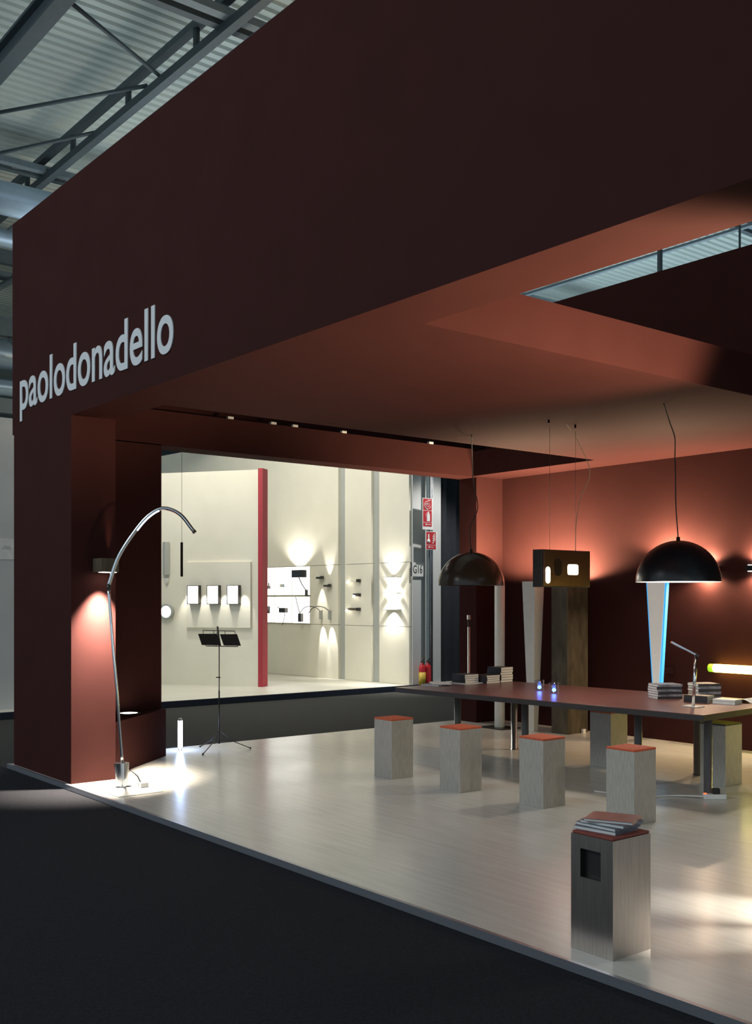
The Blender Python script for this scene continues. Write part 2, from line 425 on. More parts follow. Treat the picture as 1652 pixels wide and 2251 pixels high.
def dk(u, v, n=0.0): return Vector((0, 0, 1.10)) + UD * u + VD * v + ND * n + Vector((0, 0, -0.02 * u))


def bar(name, pts, r, parent, m_='dark_metal'): return MB().tube(pts, r, 8).build(name, m_, parent)


bar('desk_rail', [dk(-0.19, 0.185), dk(0.155, 0.185)], 0.004, ms)
bar('desk_rail', [dk(-0.14, 0.0), dk(0.20, 0.0)], 0.005, ms)
for u0 in (-0.19, -0.075, 0.045, 0.155):
    bar('desk_bar', [dk(u0, 0.185), dk(u0 + 0.045, 0.0)], 0.0035, ms)
bar('centre_bar', [dk(-0.035, 0.235), dk(-0.015, 0.12), dk(0.012, 0.0)], 0.010, ms, 'olive_col')
bar('brace', [dk(-0.02, 0.185), dk(-0.08, 0.10)], 0.003, ms); bar('brace', [dk(0.03, 0.09), dk(0.14, 0.02)], 0.003, ms)
for k, (ua, ub, lab) in enumerate(((-0.235, -0.03, 'left'), (0.0, 0.185, 'right'))):
    m2 = MB()
    q = [dk(ua, 0.135, 0.012), dk(ub, 0.140, 0.012), dk(ub + 0.05, 0.004, 0.012), dk(ua + 0.05, 0.004, 0.012)]
    q2 = [p + ND * 0.006 for p in q]
    m2.add(q + q2, [(0, 1, 2, 3), (4, 7, 6, 5), (0, 4, 5, 1), (1, 5, 6, 2), (2, 6, 7, 3), (3, 7, 4, 0)])
    o = m2.build('music_folder', 'cover_black'); o.location = ms.location
    tag(o, 'black folder resting on the %s half of the music stand' % lab, 'folder', 'folders on the music stand')

# ------------------------------------------------------------------ stools
WD = ('nearest the side opening', 'second from the side opening', 'third from the side opening', 'fourth from the side opening, behind the metal block')


def stool(x, y, seat, label, group, h=0.535, s=0.25):
    e = empty('block_stool', (x - s / 2, y + s / 2, 0)); tag(e, label, 'stool', group)
    a = s / 2
    MB().box((-a, -a, 0), (a, a, h - 0.016)).build('body', 'ash', e, 0.002)
    if seat == 'yellow_seat':
        MB().box((-a, -a, h - 0.016), (a, a, h - 0.006)).build('rim', 'black_rim', e)
        MB().box((-a + 0.008, -a + 0.008, h - 0.006), (a - 0.008, a - 0.008, h)).build('seat', seat, e, 0.002)
    else:
        MB().box((-a - 0.001, -a - 0.001, h - 0.016), (a + 0.001, a + 0.001, h)).build('seat', seat, e, 0.004)
    MB().box((-a - 0.003, -a + 0.004, 0.30), (-a, -a + 0.012, h - 0.03)).build('edge_profile', 'dark_metal', e)
    return e


for (x, y), wd in zip(((-7.165, 5.905), (-6.31, 5.93), (-5.435, 5.975), (-4.635, 6.04)), WD):
    stool(x, y, 'orange_seat', 'grey block stool with orange seat, ' + wd, 'orange stools in front of the table')
stool(-6.334, 7.90, 'orange_seat', 'grey block stool half hidden under the middle of the table', 'stools behind the table')
stool(-5.11, 7.90, 'yellow_seat', 'grey block stool with yellow seat behind the near table leg', 'stools behind the table')

# steel block with square recess, front right
sb = empty('display_block', (-3.075, 3.835, 0)); tag(sb, 'brushed steel block stool with square recess and magazines on top', 'stool')
hx, hy, hz = 0.12, 0.135, 0.53
u0, u1, v0, v1, dp = -0.065, 0.052, 0.338, 0.468, 0.03          # recess in the front face
m2 = MB()
vs = [(-hx, -hy, 0), (hx, -hy, 0), (hx, -hy, hz), (-hx, -hy, hz), (u0, -hy, v0), (u1, -hy, v0), (u1, -hy, v1), (u0, -hy, v1),
      (-hx, hy, 0), (hx, hy, 0), (hx, hy, hz), (-hx, hy, hz)]
m2.add(vs, [(0, 1, 5, 4), (1, 2, 6, 5), (2, 3, 7, 6), (3, 0, 4, 7), (1, 9, 10, 2), (9, 8, 11, 10), (8, 0, 3, 11), (3, 2, 10, 11), (0, 8, 9, 1)])
m2.build('body', 'steel', sb)
m2 = MB(); vs = [(u0, -hy, v0), (u1, -hy, v0), (u1, -hy, v1), (u0, -hy, v1)]; vs += [(x, -hy + dp, z) for x, _, z in vs]
m2.add(vs, [(0, 1, 5, 4), (1, 2, 6, 5), (2, 3, 7, 6), (3, 0, 4, 7), (4, 5, 6, 7)]); m2.build('recess', 'dark_metal', sb)
MB().box((-hx + 0.004, -hy + 0.004, hz), (hx - 0.004, hy - 0.004, hz + 0.012)).build('seat', 'dark_red_seat', sb, 0.003)


# ------------------------------------------------------------------ books and magazines
def book(name, loc, L, W, Tk, rz, cover, pages, label, cat, group, spine=True):
    """L along local x, W along local y, spine at -y"""
    e = empty(name, loc, rz); tag(e, label, cat, group)
    a, c, t = L / 2, W / 2, min(0.0012, Tk * 0.12)
    m2 = MB().box((-a, -c, 0), (a, c, t)).box((-a, -c, Tk - t), (a, c, Tk))
    if spine: m2.box((-a, -c, t), (a, -c + t, Tk - t))
    m2.build('cover', cover, e)
    MB().box((-a + 0.003, -c + t, t), (a - 0.003, c - 0.003, Tk - t)).build('page_block', pages, e)
    return e


ORD = ('bottom', 'second', 'third', 'fourth', 'fifth', 'sixth', 'seventh')


def pile(x, y, z0, nb, L, W, Tk, rz, where, group, covers, pages='paper', flips=None, cat='catalogue', name='catalogue'):
    z = z0
    for i in range(nb):
        fl = PI if (flips and flips[i]) else 0.0
        cv = covers[i % len(covers)]
        nm = 'top' if i == nb - 1 else ORD[i]
        cc = {'cover_black': 'black', 'cover_grey': 'grey', 'cover_white': 'white', 'cover_pink': 'pinkish'}[cv]
        book(name, (x + random.uniform(-.004, .004), y + random.uniform(-.004, .004), z), L, W, Tk, rz + fl + random.uniform(-.03, .03), cv, pages,
             '%s catalogue, %s of %s' % (cc, nm if nm == 'top' else nm + ' from the bottom' if nm != 'bottom' else 'bottom', where), cat, group)
        z += Tk + 0.0005
    return z


ZTB = 0.70
zb = hz + 0.012
for i, (dx, dy, rz, cv, tk) in enumerate(((-0.02, -0.01, 0.10, 'cover_grey', 0.016), (-0.015, 0.0, 0.02, 'cover_grey', 0.014), (0.0, 0.008, 0.16, 'cover_grey', 0.014), (0.005, 0.012, 0.42, 'cover_pink', 0.012))):
    book('magazine', (-3.085 + dx, 3.845 + dy, zb), 0.185, 0.225, tk, PI / 2 + rz, cv, 'paper_grey',
         ('lowest grey magazine on the steel block', 'second grey magazine from below on the steel block', 'grey magazine just under the pink one on the steel block', 'pinkish magazine on top of the pile on the steel block')[i], 'magazine', 'magazines on the steel block')
    zb += tk + 0.0006

# ------------------------------------------------------------------ long table
TA = math.radians(3.8)
tb_ = empty('meeting_table', (-8.247, 6.841, 0), TA); tag(tb_, 'long dark reddish-brown table on chrome tube legs', 'table')
TL, TD = 3.485, 1.50
MB().box((0, 0, ZTB - 0.006), (TL, TD, ZTB)).build('tabletop', 'tabletop', tb_, 0.002)
MB().box((0.002, 0.002, ZTB - 0.05), (TL - 0.002, TD - 0.002, ZTB - 0.006)).build('edge_board', 'table_edge', tb_, 0.003)


def tloc(x, y):
    dx, dy = x + 8.247, y - 6.841
    return (dx * math.cos(TA) + dy * math.sin(TA), -dx * math.sin(TA) + dy * math.cos(TA))


for (x, y) in ((-4.96, 7.42), (-5.63, 7.39), (-6.87, 7.30), (-7.76, 7.26), (-5.62, 8.24), (-6.50, 8.22), (-7.80, 8.12)):
    lx, ly = tloc(x, y)
    lg = MB().cyl((lx, ly), 0.034, 0.012, ZTB - 0.05, 24).build('leg', 'leg_metal', tb_)
    MB().cyl((lx, ly), 0.040, 0.0, 0.012, 24).build('foot', 'chrome', lg)

# power strip beside the near leg
ps = empty('power_strip', (-4.86, 7.36, 0), 0.9); tag(ps, 'white power strip with black plug at the near table leg', 'power strip')
MB().box((-0.09, -0.03, 0), (0.09, 0.03, 0.04)).build('body', 'white_plastic', ps, 0.006)
MB().box((-0.02, -0.022, 0.04), (0.04, 0.022, 0.085)).build('plug', 'cable_black', ps, 0.006)
MB().box((-0.085, -0.012, 0.036), (-0.065, 0.012, 0.046)).build('switch', 'red_led', ps)
MB().tube(spline([(-0.09, 0, 0.02), (-0.3, 0.1, 0.008), (-0.6, 0.05, 0.008), (-0.9, 0.3, 0.008)], 6), 0.006, 6).build('cable', 'white_plastic', ps)

# catalogues on the table, far end
G1 = 'catalogues at the far end of the table'
BR = PI / 2 + TA
zt = ZTB
book('catalogue', (-8.16, 7.77, zt), 0.27, 0.22, 0.010, BR, 'cover_white', 'paper', 'thin white catalogue lying under the low front stack at the far table end', 'catalogue', G1)
z1 = pile(-8.185, 7.775, zt + 0.011, 4, 0.19, 0.215, 0.022, TA, 'the low front stack at the far table end', G1, ['cover_black'], flips=[0, 0, 0, 0])
z1 = pile(-8.10, 8.010, zt, 4, 0.19, 0.215, 0.021, TA, 'the low middle stack at the far table end', G1, ['cover_black'])
z1 = pile(-8.12, 8.235, zt, 6, 0.20, 0.20, 0.0265, TA, 'the tall rear stack at the far table end', G1, ['cover_black'])
# loose magazines at the far corner
book('magazine', (-8.20, 7.36, zt), 0.29, 0.21, 0.014, BR + 0.3, 'cover_grey', 'paper', 'grey magazine lying loose on the far left table corner', 'magazine', 'loose magazines on the table')
book('magazine', (-8.19, 7.41, zt + 0.0146), 0.28, 0.20, 0.010, BR + 0.9, 'cover_white', 'paper', 'white magazine lying loose on a grey one at the far table corner', 'magazine', 'loose magazines on the table')
# near end stacks
G2 = 'catalogues at the near end of the table'
pile(-5.82, 8.03, zt, 6, 0.24, 0.20, 0.0215, BR - 0.55, 'the left stack at the near table end', G2, ['cover_black', 'cover_grey'], 'paper_grey')
pile(-5.57, 8.27, zt, 6, 0.22, 0.20, 0.023, BR - 0.55, 'the right stack at the near table end', G2, ['cover_grey', 'cover_black'], 'paper_grey')
pile(-5.40, 7.95, zt, 3, 0.22, 0.14, 0.020, 0.15, 'the low dark stack behind the desk lamp', G2, ['cover_black'], 'paper_grey', cat='catalogue')
pile(-5.17, 8.02, zt, 3, 0.20, 0.15, 0.013, 0.15, 'the low white pile at the near table end', G2, ['cover_white'], 'paper')
# open fanned brochure, leaves curling
fb = empty('open_brochure', (-5.04, 8.29, zt), 0.1); tag(fb, 'open white brochure with curling pages at the right end of the table', 'brochure')
for s_, nm in ((-1, 'left_leaf'), (1, 'right_leaf')):
    m2 = MB(); N = 10; vs = []
    for i in range(N + 1):
        t = i / N; x = s_ * t * 0.19; z = 0.035 * math.sin(PI * min(1, t * 1.1)) * (1 - 0.3 * t) + 0.004
        vs += [(x, -0.13, z), (x, 0.13, z), (x, -0.13, max(0.0, z - 0.003)), (x, 0.13, max(0.0, z - 0.003))]
    fs = []
    for i in range(N):
        o = i * 4
        fs += [(o, o + 4, o + 5, o + 1), (o + 2, o + 3, o + 7, o + 6), (o, o + 2, o + 6, o + 4), (o + 1, o + 5, o + 7, o + 3)]
    fs += [(0, 1, 3, 2), (N * 4, N * 4 + 2, N * 4 + 3, N * 4 + 1)]
    m2.add(vs, fs, True); m2.build(nm, 'paper', fb)

# glasses with blue lights
for i, (x, y, lab) in enumerate(((-7.068, 7.716, 'small glass with blue light on the table, nearer the book stacks'), (-6.775, 7.60, 'small glass with blue light on the table, nearer the middle'))):
    e = empty('glass_light', (x, y, ZTB)); tag(e, lab, 'glass', 'glasses with blue lights')
    MB().lathe([(0.0005, 0.0), (0.048, 0.0), (0.050, 0.105), (0.046, 0.105), (0.044, 0.014), (0.0005, 0.014)], 28).build('tumbler', 'glass', e)
    MB().lathe([(0.0005, 0.016), (0.016, 0.02), (0.02, 0.032), (0.014, 0.044), (0.0005, 0.048)], 16).build('light', 'glow_blue', e)
    light('POINT', (x, y, ZTB + 0.06), 0.5, (0.1, 0.2, 1.0), name='blue_glow', shadow_soft_size=0.02)

# slim chrome rod lamp at the far table end
rd = empty('rod_lamp', (-8.30, 7.93, ZTB)); tag(rd, 'slim upright chrome rod lamp behind the far catalogue stacks', 'table lamp')
MB().cyl((0, 0), 0.04, 0, 0.01, 24).build('base', 'chrome', rd)
MB().cyl((0, 0), 0.0135, 0.01, 0.60, 16).build('rod', 'chrome', rd)
MB().cyl((0, 0), 0.010, 0.60, 0.68, 16).build('neck', 'dark_metal', rd)
MB().cyl((0, 0), 0.019, 0.68, 0.73, 16).build('head', 'chrome', rd)

# desk lamp at the near end
dl = empty('desk_lamp', (-5.19, 7.55, ZTB)); tag(dl, 'angled chrome desk lamp on white square base at the near table end', 'desk lamp')
MB().box((-0.075, -0.055, 0), (0.075, 0.055, 0.008)).build('base', 'white_plastic', dl, 0.002)
MB().tube([(0.0, 0.0, 0.008), (0.015, 0.02, 0.43)], 0.0135, 14).build('pole', 'chrome', dl)
e0 = Vector((0.015, 0.02, 0.435)); d0 = (RT * -0.205 + Vector((0, 0, 0.108)))
s0 = d0.normalized(); w0 = s0.cross(Vector((0, 0, 1))).normalized(); h0 = w0.cross(s0)
Ma = Matrix((( *s0, 0), (*w0, 0), (*h0, 0), (0, 0, 0, 1))).transposed(); Ma = Matrix.Translation(e0) @ Ma
MB().box((-0.012, -0.02, -0.009), (0.235, 0.02, 0.009), Ma).build('arm', 'chrome', dl, 0.003)
MB().box((-0.02, -0.022, -0.012), (0.012, 0.022, 0.012), Ma).build('hinge', 'dark_metal', dl, 0.003)


# ------------------------------------------------------------------ pendants over the table
def dome(x, y, z, r, outer, inner, label, cord_pts, cord_mat, lit):
    e = empty('dome_pendant', (x, y, z)); tag(e, label, 'pendant lamp', 'dome pendants over the table')
    N = 18
    po = [(r * math.cos(PI / 2 * i / N), r * math.sin(PI / 2 * i / N)) for i in range(N)] + [(0.0005, r)]
    MB().lathe(po, 56).build('shade', outer, e)
    ri = r - 0.006
    pi_ = [(r, 0.0), (ri, 0.0)] + [(ri * math.cos(PI / 2 * i / N), ri * math.sin(PI / 2 * i / N) - 0.0) for i in range(1, N)] + [(0.0005, ri)]
    MB().lathe(pi_, 56).build('lining', inner, e)
    MB().cyl((0, 0), 0.016, r - 0.004, r + 0.03, 16).build('cap', 'dark_metal', e)
    MB().tube(spline([Vector(p) - e.location for p in cord_pts], 10), 0.0048, 8).build('cord', cord_mat, e)
    MB().cyl((0, 0), 0.025, r - 0.14, r - 0.01, 14).build('bulb_holder', 'dark_metal', e)
    if lit:
        MB().lathe([(0.0005, r - 0.26), (0.03, r - 0.25), (0.05, r - 0.21), (0.03, r - 0.16), (0.02, r - 0.14)], 20).build('bulb', 'glow_warm', e)
        light('POINT', (x, y, z + 0.20), lit, (1.0, 0.93, 0.80), name='bulb_light', shadow_soft_size=0.05)
    return e


dome(-5.337, 7.55, 1.75, 0.352, 'black_gloss', 'white_inner', 'large black dome pendant with bright white inside over the near table end',
     [(-5.337, 7.55, 2.12), (-5.36, 7.55, 2.40), (-5.365, 7.55, 2.70), (-5.37, 7.55, 2.82), (-5.30, 7.45, 2.96), (-5.28, 7.35, 3.08), (-5.20, 7.16, 3.199)], 'cable_black', 95)
dome(-7.866, 7.55, 1.747, 0.347, 'brown_smoke', 'brown_smoke', 'unlit smoky brown dome pendant over the far table end',
     [(-7.866, 7.55, 2.11), (-7.88, 7.55, 2.34), (-7.79, 7.57, 2.55), (-7.78, 7.50, 2.80), (-7.65, 7.36, 3.0), (-7.35, 7.06, 3.199)], 'cable_black', 0)
bx = empty('box_pendant', (-6.56, 7.47, 1.715)); tag(bx, 'rectangular copper mirrored box pendant over the middle of the table', 'pendant lamp')
MB().box((-0.06, -0.335, 0), (0.055, 0.335, 0.345)).build('case', 'dark_metal', bx, 0.004)
MB().box((0.0552, -0.315, 0.012), (0.060, 0.330, 0.338)).build('mirror_panel', 'copper_mirror', bx, 0.001)
MB().box((0.055, -0.332, 0.004), (0.062, -0.318, 0.341)).build('side_trim', 'chrome', bx)


def rrect(cy, cz, hw, hh, x0, x1, rr, mname, nm, par):
    m2 = MB(); ring = []
    for (sx_, sz_, a0_) in ((1, 1, 0), (-1, 1, PI / 2), (-1, -1, PI), (1, -1, 3 * PI / 2)):
        for k in range(6):
            a = a0_ + PI / 2 * k / 5
            ring.append((cy + sx_ * (hw - rr) + rr * math.cos(a), cz + sz_ * (hh - rr) + rr * math.sin(a)))
    nn = len(ring); vs = [(x0, y, z) for y, z in ring] + [(x1, y, z) for y, z in ring]
    m2.add(vs, [tuple(range(nn)), tuple(range(nn, 2 * nn))] + [(i, (i + 1) % nn, nn + (i + 1) % nn, nn + i) for i in range(nn)])
    return m2.build(nm, mname, par)


rrect(0.085, 0.165, 0.072, 0.048, 0.0602, 0.0622, 0.02, 'glow_warm', 'glow_patch', bx)  # emissive rounded patches laid on the mirror panel
rrect(-0.26, 0.11, 0.028, 0.075, 0.0602, 0.0622, 0.027, 'glow_warm', 'glow_patch', bx)
rrect(-0.125, 0.185, 0.055, 0.082, 0.0602, 0.0612, 0.054, 'brown_smoke', 'oval_patch', bx)  # dark oval patch laid on the mirror panel
light('SPOT', (-6.52, 7.47, 1.69), 26, (1.0, 0.90, 0.76), aim=(-6.52, 7.47, 0), name='box_lamp_light', spot_size=2.7, spot_blend=0.6, shadow_soft_size=0.06)
for yy in (-0.17, 0.19): MB().tube([(0, yy, 0.345), (0, yy, ZS - 1.716)], 0.0016, 6).build('wire', 'wire', bx)
MB().tube(spline([(0.0, 0.19, 0.345), (0.0, 0.20, 0.6), (0.02, 0.24, 0.85), (0.10, 0.28, 1.08), (0.14, 0.12, 1.28), (0.18, -0.06, 1.42), (0.22, -0.20, ZS - 1.716)], 8), 0.0032, 8).build('cord', 'cable_pale', bx)
for i, (x, y) in enumerate(((-6.32, 7.02), (-6.34, 7.40))):
    o = MB().cyl((0, 0), 0.009, -0.028, 0.0, 12).build('ceiling_hook', 'cable_black'); o.location = (x, y, ZS)
    tag(o, ('small black ceiling hook nearer the fascia above the box pendant', 'small black ceiling hook nearer the back wall above the box pendant')[i], 'hook', 'ceiling hooks')


# ------------------------------------------------------------------ floor and wall lamps at the back wall
def uplight(x, y, z, power, col=WARM, size=2.85, aimdy=0.10):
    light('SPOT', (x, y, z), power, col, aim=(x, y + aimdy, z + 1.0), name='uplight', spot_size=size, spot_blend=0.35, shadow_soft_size=0.03)


cy = empty('cylinder_floor_lamp', (-9.22, 9.34, 0)); tag(cy, 'white cylindrical floor lamp on a thin plate near the back corner', 'floor lamp')
MB().lathe([(0.064, 0.012), (0.064, 1.80), (0.056, 1.80), (0.056, 1.74), (0.0005, 1.74)], 32).build('column', 'white_lamp', cy)
MB().box((-0.20, -0.17, 0), (0.20, 0.17, 0.012)).build('base_plate', 'dark_metal', cy, 0.002)
MB().cyl((0, 0), 0.050, 1.741, 1.75, 24).build('lens', 'glow_warm', cy)
uplight(-9.22, 9.39, 1.79, 330, aimdy=0.16)


def taper(mb, hb, ht, z0, z1):
    vs = [(-hb, -hb, z0), (hb, -hb, z0), (hb, hb, z0), (-hb, hb, z0), (-ht, -ht, z1), (ht, -ht, z1), (ht, ht, z1), (-ht, ht, z1)]
    return mb.add(vs, [(3, 2, 1, 0), (0, 1, 5, 4), (1, 2, 6, 5), (2, 3, 7, 6), (3, 0, 4, 7)])


tp = empty('taper_floor_lamp', (-8.75, 9.44, 0), 0.10); tag(tp, 'white square floor lamp widening upward between cylinder lamp and dark column', 'floor lamp')
o = MB(); taper(o, 0.040, 0.095, 0.0, 1.82); o.build('column', 'white_lamp', tp)
MB().box((-0.080, -0.080, 1.77), (0.080, 0.080, 1.775)).build('lens', 'glow_warm', tp)
uplight(-8.75, 9.53, 1.825, 230, aimdy=0.2)

cl = empty('dark_column_lamp', (-8.375, 9.675, 0)); tag(cl, 'dark olive-brown square column lamp standing near the back wall', 'floor lamp')
MB().box((-0.125, -0.185, 0), (0.125, 0.185, 1.80)).build('column', 'olive_col', cl, 0.003)
MB().box((-0.10, -0.15, 1.80), (0.10, 0.15, 1.803)).build('lens', 'glow_warm', cl)
uplight(-8.375, 9.76, 1.812, 170, aimdy=0.1)
MB().box((0.135, 0.05, 0.0), (0.165, 0.10, 0.05)).build('plug', 'white_plastic', cl)

be = empty('blue_edge_lamp', (-7.127, 9.70, 0.60)); tag(be, 'white tapered wall lamp with blue glowing edges below the black dome', 'wall lamp')
m2 = MB(); vs = []
for (z, hw) in ((0.0, 0.036), (1.45, 0.136)):
    vs += [(-hw, -0.03, z), (hw, -0.03, z), (hw, 0.03, z), (-hw, 0.03, z)]
m2.add(vs, [(3, 2, 1, 0), (4, 5, 6, 7), (0, 1, 5, 4), (1, 2, 6, 5), (2, 3, 7, 6), (3, 0, 4, 7)]); m2.build('panel', 'lamp_panel', be)
for s_ in (-1, 1):
    m2 = MB(); vs = []
    for (z, hw) in ((0.0, 0.037), (1.45, 0.137)):
        vs += [(s_ * hw, -0.028, z), (s_ * (hw + 0.018), -0.020, z), (s_ * (hw + 0.018), 0.024, z), (s_ * hw, 0.028, z)]
    m2.add(vs, [(3, 2, 1, 0), (4, 5, 6, 7), (0, 1, 5, 4), (1, 2, 6, 5), (2, 3, 7, 6), (3, 0, 4, 7)]); m2.build('edge_light', 'edge_blue', be)
for z_ in (0.2, 1.2): MB().box((-0.03, 0.03, z_ - 0.03), (0.03, 0.28, z_ + 0.03)).build('bracket', 'chrome', be)
uplight(-7.127, 9.79, 2.06, 165, aimdy=0.08)

for i, (x, lab) in enumerate(((-6.66, 'flat black up-and-down wall lamp behind the black dome'), (-6.02, 'flat black up-and-down wall lamp at the right edge of the view'))):
    e = empty('updown_wall_lamp', (x, YB, 1.93)); tag(e, lab, 'wall lamp', 'up-and-down lamps on the back wall')
    MB().box((-0.14, -0.09, -0.03), (0.14, 0, 0.03)).build('body', 'black_gloss', e, 0.004)
    for s_, nm in ((1, 'upper_lens'), (-1, 'lower_lens')):
        MB().box((-0.12, -0.08, s_ * 0.031), (0.12, -0.015, s_ * 0.035)).build(nm, 'glow_warm', e)
        light('SPOT', (x, YB - 0.06, 1.93 + s_ * 0.045), 105 if s_ > 0 else 80, WARM, aim=(x, YB - 0.03, 1.93 + s_), name='wall_lamp_light', spot_size=2.8, spot_blend=0.5, shadow_soft_size=0.03)

nn_ = empty('neon_wall_tube', (-6.60, YB - 0.075, 0.86)); tag(nn_, 'bright yellow horizontal neon tube on the back wall', 'neon tube')
MB().tube([(0.06, 0, 0), (1.9, 0, 0)], 0.045, 16).build('tube', 'neon', nn_)
MB().tube([(0.0, 0, 0), (0.06, 0, 0)], 0.044, 16).build('end_cap', 'neon_end', nn_)
for xx in (0.4, 1.5): MB().box((xx - 0.015, 0.03, -0.015), (xx + 0.015, 0.075, 0.015)).build('bracket', 'chrome', nn_)

# floor lamps just right of the frame whose light falls into view
yt = empty('yellow_tube_lamp', (-4.30, 9.55, 0)); tag(yt, 'upright yellow tube lamp at the back wall right of the view', 'floor lamp')
MB().cyl((0, 0), 0.05, 0.04, 1.5, 20).build('tube', 'neon', yt)
MB().cyl((0, 0), 0.09, 0.0, 0.04, 20).build('foot', 'chrome', yt)
fsp = empty('floor_spot', (-2.20, 5.30, 0)); tag(fsp, 'small floor spotlight right of the view beaming over the floor', 'spotlight')
MB().box((-0.06, -0.06, 0), (0.06, 0.06, 0.03)).build('base', 'dark_metal', fsp, 0.003)
MB().tube([(0.05, 0.03, 0.50), (-0.05, -0.03, 0.44)], 0.045, 18).build('head', 'chrome', fsp)
MB().tube([(0, 0, 0.03), (0, 0, 0.46)], 0.01, 10).build('stem', 'chrome', fsp)
light('SPOT', (-2.27, 5.26, 0.43), 130, (1.0, 0.95, 0.84), aim=(-2.93, 4.90, 0.0), name='floor_beam', spot_size=0.62, spot_blend=0.9, shadow_soft_size=0.02)
light('SPOT', (-2.27, 5.25, 0.43), 75, (1.0, 0.95, 0.84), aim=(-2.78, 4.42, 0.0), name='floor_beam', spot_size=0.40, spot_blend=0.9, shadow_soft_size=0.02)

ufl = empty('tall_uplighter', (-2.45, 5.75, 0)); tag(ufl, 'tall white uplighter right of the view washing the ceiling', 'floor lamp')
MB().cyl((0, 0), 0.14, 0, 0.02, 28).build('base', 'white_lamp', ufl)
MB().cyl((0, 0), 0.02, 0.02, 1.62, 14).build('pole', 'white_lamp', ufl)
MB().lathe([(0.03, 1.30), (0.10, 1.36), (0.10, 1.58), (0.03, 1.62)], 28).build('globe', 'lightbox', ufl)  # glowing globe added to go with the extra floor fill
MB().lathe([(0.03, 1.62), (0.12, 1.72), (0.115, 1.72), (0.03, 1.63)], 28).build('bowl', 'white_lamp', ufl)
light('POINT', (-2.62, 5.66, 1.45), 22, (1.0, 0.93, 0.82), name='globe_light', shadow_soft_size=0.10)  # point light added to brighten the front floor and steel block
light('SPOT', (-2.47, 5.72, 1.74), 1350, WARM, aim=(-4.1, 4.75, 3.95), name='ceiling_wash', spot_size=1.66, spot_blend=0.35, shadow_soft_size=0.05)

# ------------------------------------------------------------------ neighbouring stand
struct('floor_neighbour', MB().box((-30, 0.5, -0.04), (-14.40, 14.5, 0.05)), 'white_floor', 'pale floor of the neighbouring stand')
struct('trim_2', MB().box((-14.40, 0.5, -0.04), (-14.35, 14.5, 0.052)), 'navy', 'dark navy edge of the neighbouring platform')
dA = Vector((-15.749 + 17.284, 10.001 - 8.94, 0)).normalized(); nA = Vector((-dA.y, dA.x, 0))   # nA points away from the camera
A_ = Vector((-17.284, 8.94, 0.05))
MA = Matrix(((*dA, 0), (*nA, 0), (0, 0, 1, 0), (0, 0, 0, 1))).transposed(); MA = Matrix.Translation(A_) @ MA
LA = 1.87
npn = empty('wall_partition', (0, 0, 0)); npn['kind'] = 'structure'; npn['label'] = 'cream partition of the neighbouring stand with a red end'
MB().box((-2.2, 0, 0), (LA - 0.01, 0.20, 3.86), MA).build('panel', 'cream_wall', npn)
MB().box((LA - 0.01, -0.02, 0), (LA + 0.012, 0.21, 3.88), MA).build('red_end', 'red_edge', npn)
# front corner return so the red end reads as a strip
MB().box((LA - 0.075, -0.022, 0), (LA - 0.01, 0.0, 3.88), MA).build('red_front', 'red_edge', npn)


def nloc(mb, name, material, parent=None, bevel=0.0): return mb.build(name, material, parent, bevel)


# display board with three framed light panels
bd = MB().box((0.395, -0.05, 1.046), (1.66, -0.001, 2.225), MA).build('display_board', 'cream_panel', None, 0.0)
tag(bd, 'large cream display board on the neighbouring partition', 'display board')
for i, (s0_, lab) in enumerate(((0.585, 'left'), (0.975, 'middle'), (1.362, 'right'))):
    e = empty('light_panel', MA @ Vector((s0_, -0.05, 1.635))); e.rotation_euler = (0, 0, math.atan2(dA.y, dA.x))
    tag(e, '%s one of three dark-framed lit panels on the cream board' % lab, 'light panel', 'lit panels on the board')
    a, c, d = 0.115, 0.17, 0.10
    m2 = MB().box((-a, -d, -c), (-a + 0.012, 0, c)).box((a - 0.012, -d, -c), (a, 0, c)).box((-a, -d, -c), (a, 0, -c + 0.012)).box((-a, -d, c - 0.012), (a, 0, c))
    m2.build('frame', 'dark_metal', e)
    MB().box((-a + 0.012, -d + 0.004, -c + 0.012), (a - 0.012, -d + 0.012, c - 0.012)).build('diffuser', 'lightbox', e)
    MB().box((0.03, -d + 0.001, -c + 0.012), (0.036, -d + 0.004, c * 0.2)).build('slot', 'ink', e)
for s0_ in (0.395, 0.78, 1.17, 1.55):
    p = MA @ Vector((s0_, -0.22, 1.80))
    light('SPOT', p, 14.0, (1, 0.95, 0.85), aim=MA @ Vector((s0_, 0.0, 1.3)), name='panel_glow', spot_size=0.75, spot_blend=0.8, shadow_soft_size=0.02)
e = empty('bracket_lamp', MA @ Vector((0.0, -0.03, 2.3))); tag(e, 'grey tall wall lamp beside the opening edge on the neighbouring partition', 'wall lamp')
MB().box((-0.05, -0.06, -0.30), (0.05, 0.03, 0.30)).build('body', 'grey_reveal', e, 0.004)
MB().lathe([(0.045, -0.36), (0.04, -0.42), (0.02, -0.46), (0.0005, -0.47)], 16).build('shade', 'white_lamp', e)
e = empty('ring_lamp', MA @ Vector((0.0, -0.03, 1.33))); e.rotation_euler = (PI / 2, 0, math.atan2(dA.y, dA.x)); tag(e, 'round glowing wall lamp at the opening edge on the neighbouring partition', 'wall lamp')
MB().lathe([(0.14, -0.03), (0.15, 0.03), (0.11, 0.045), (0.10, -0.03)], 32, close=True).build('rim', 'grey_reveal', e)
MB().cyl((0, 0), 0.10, -0.02, 0.035, 32).build('disc', 'lightbox', e)

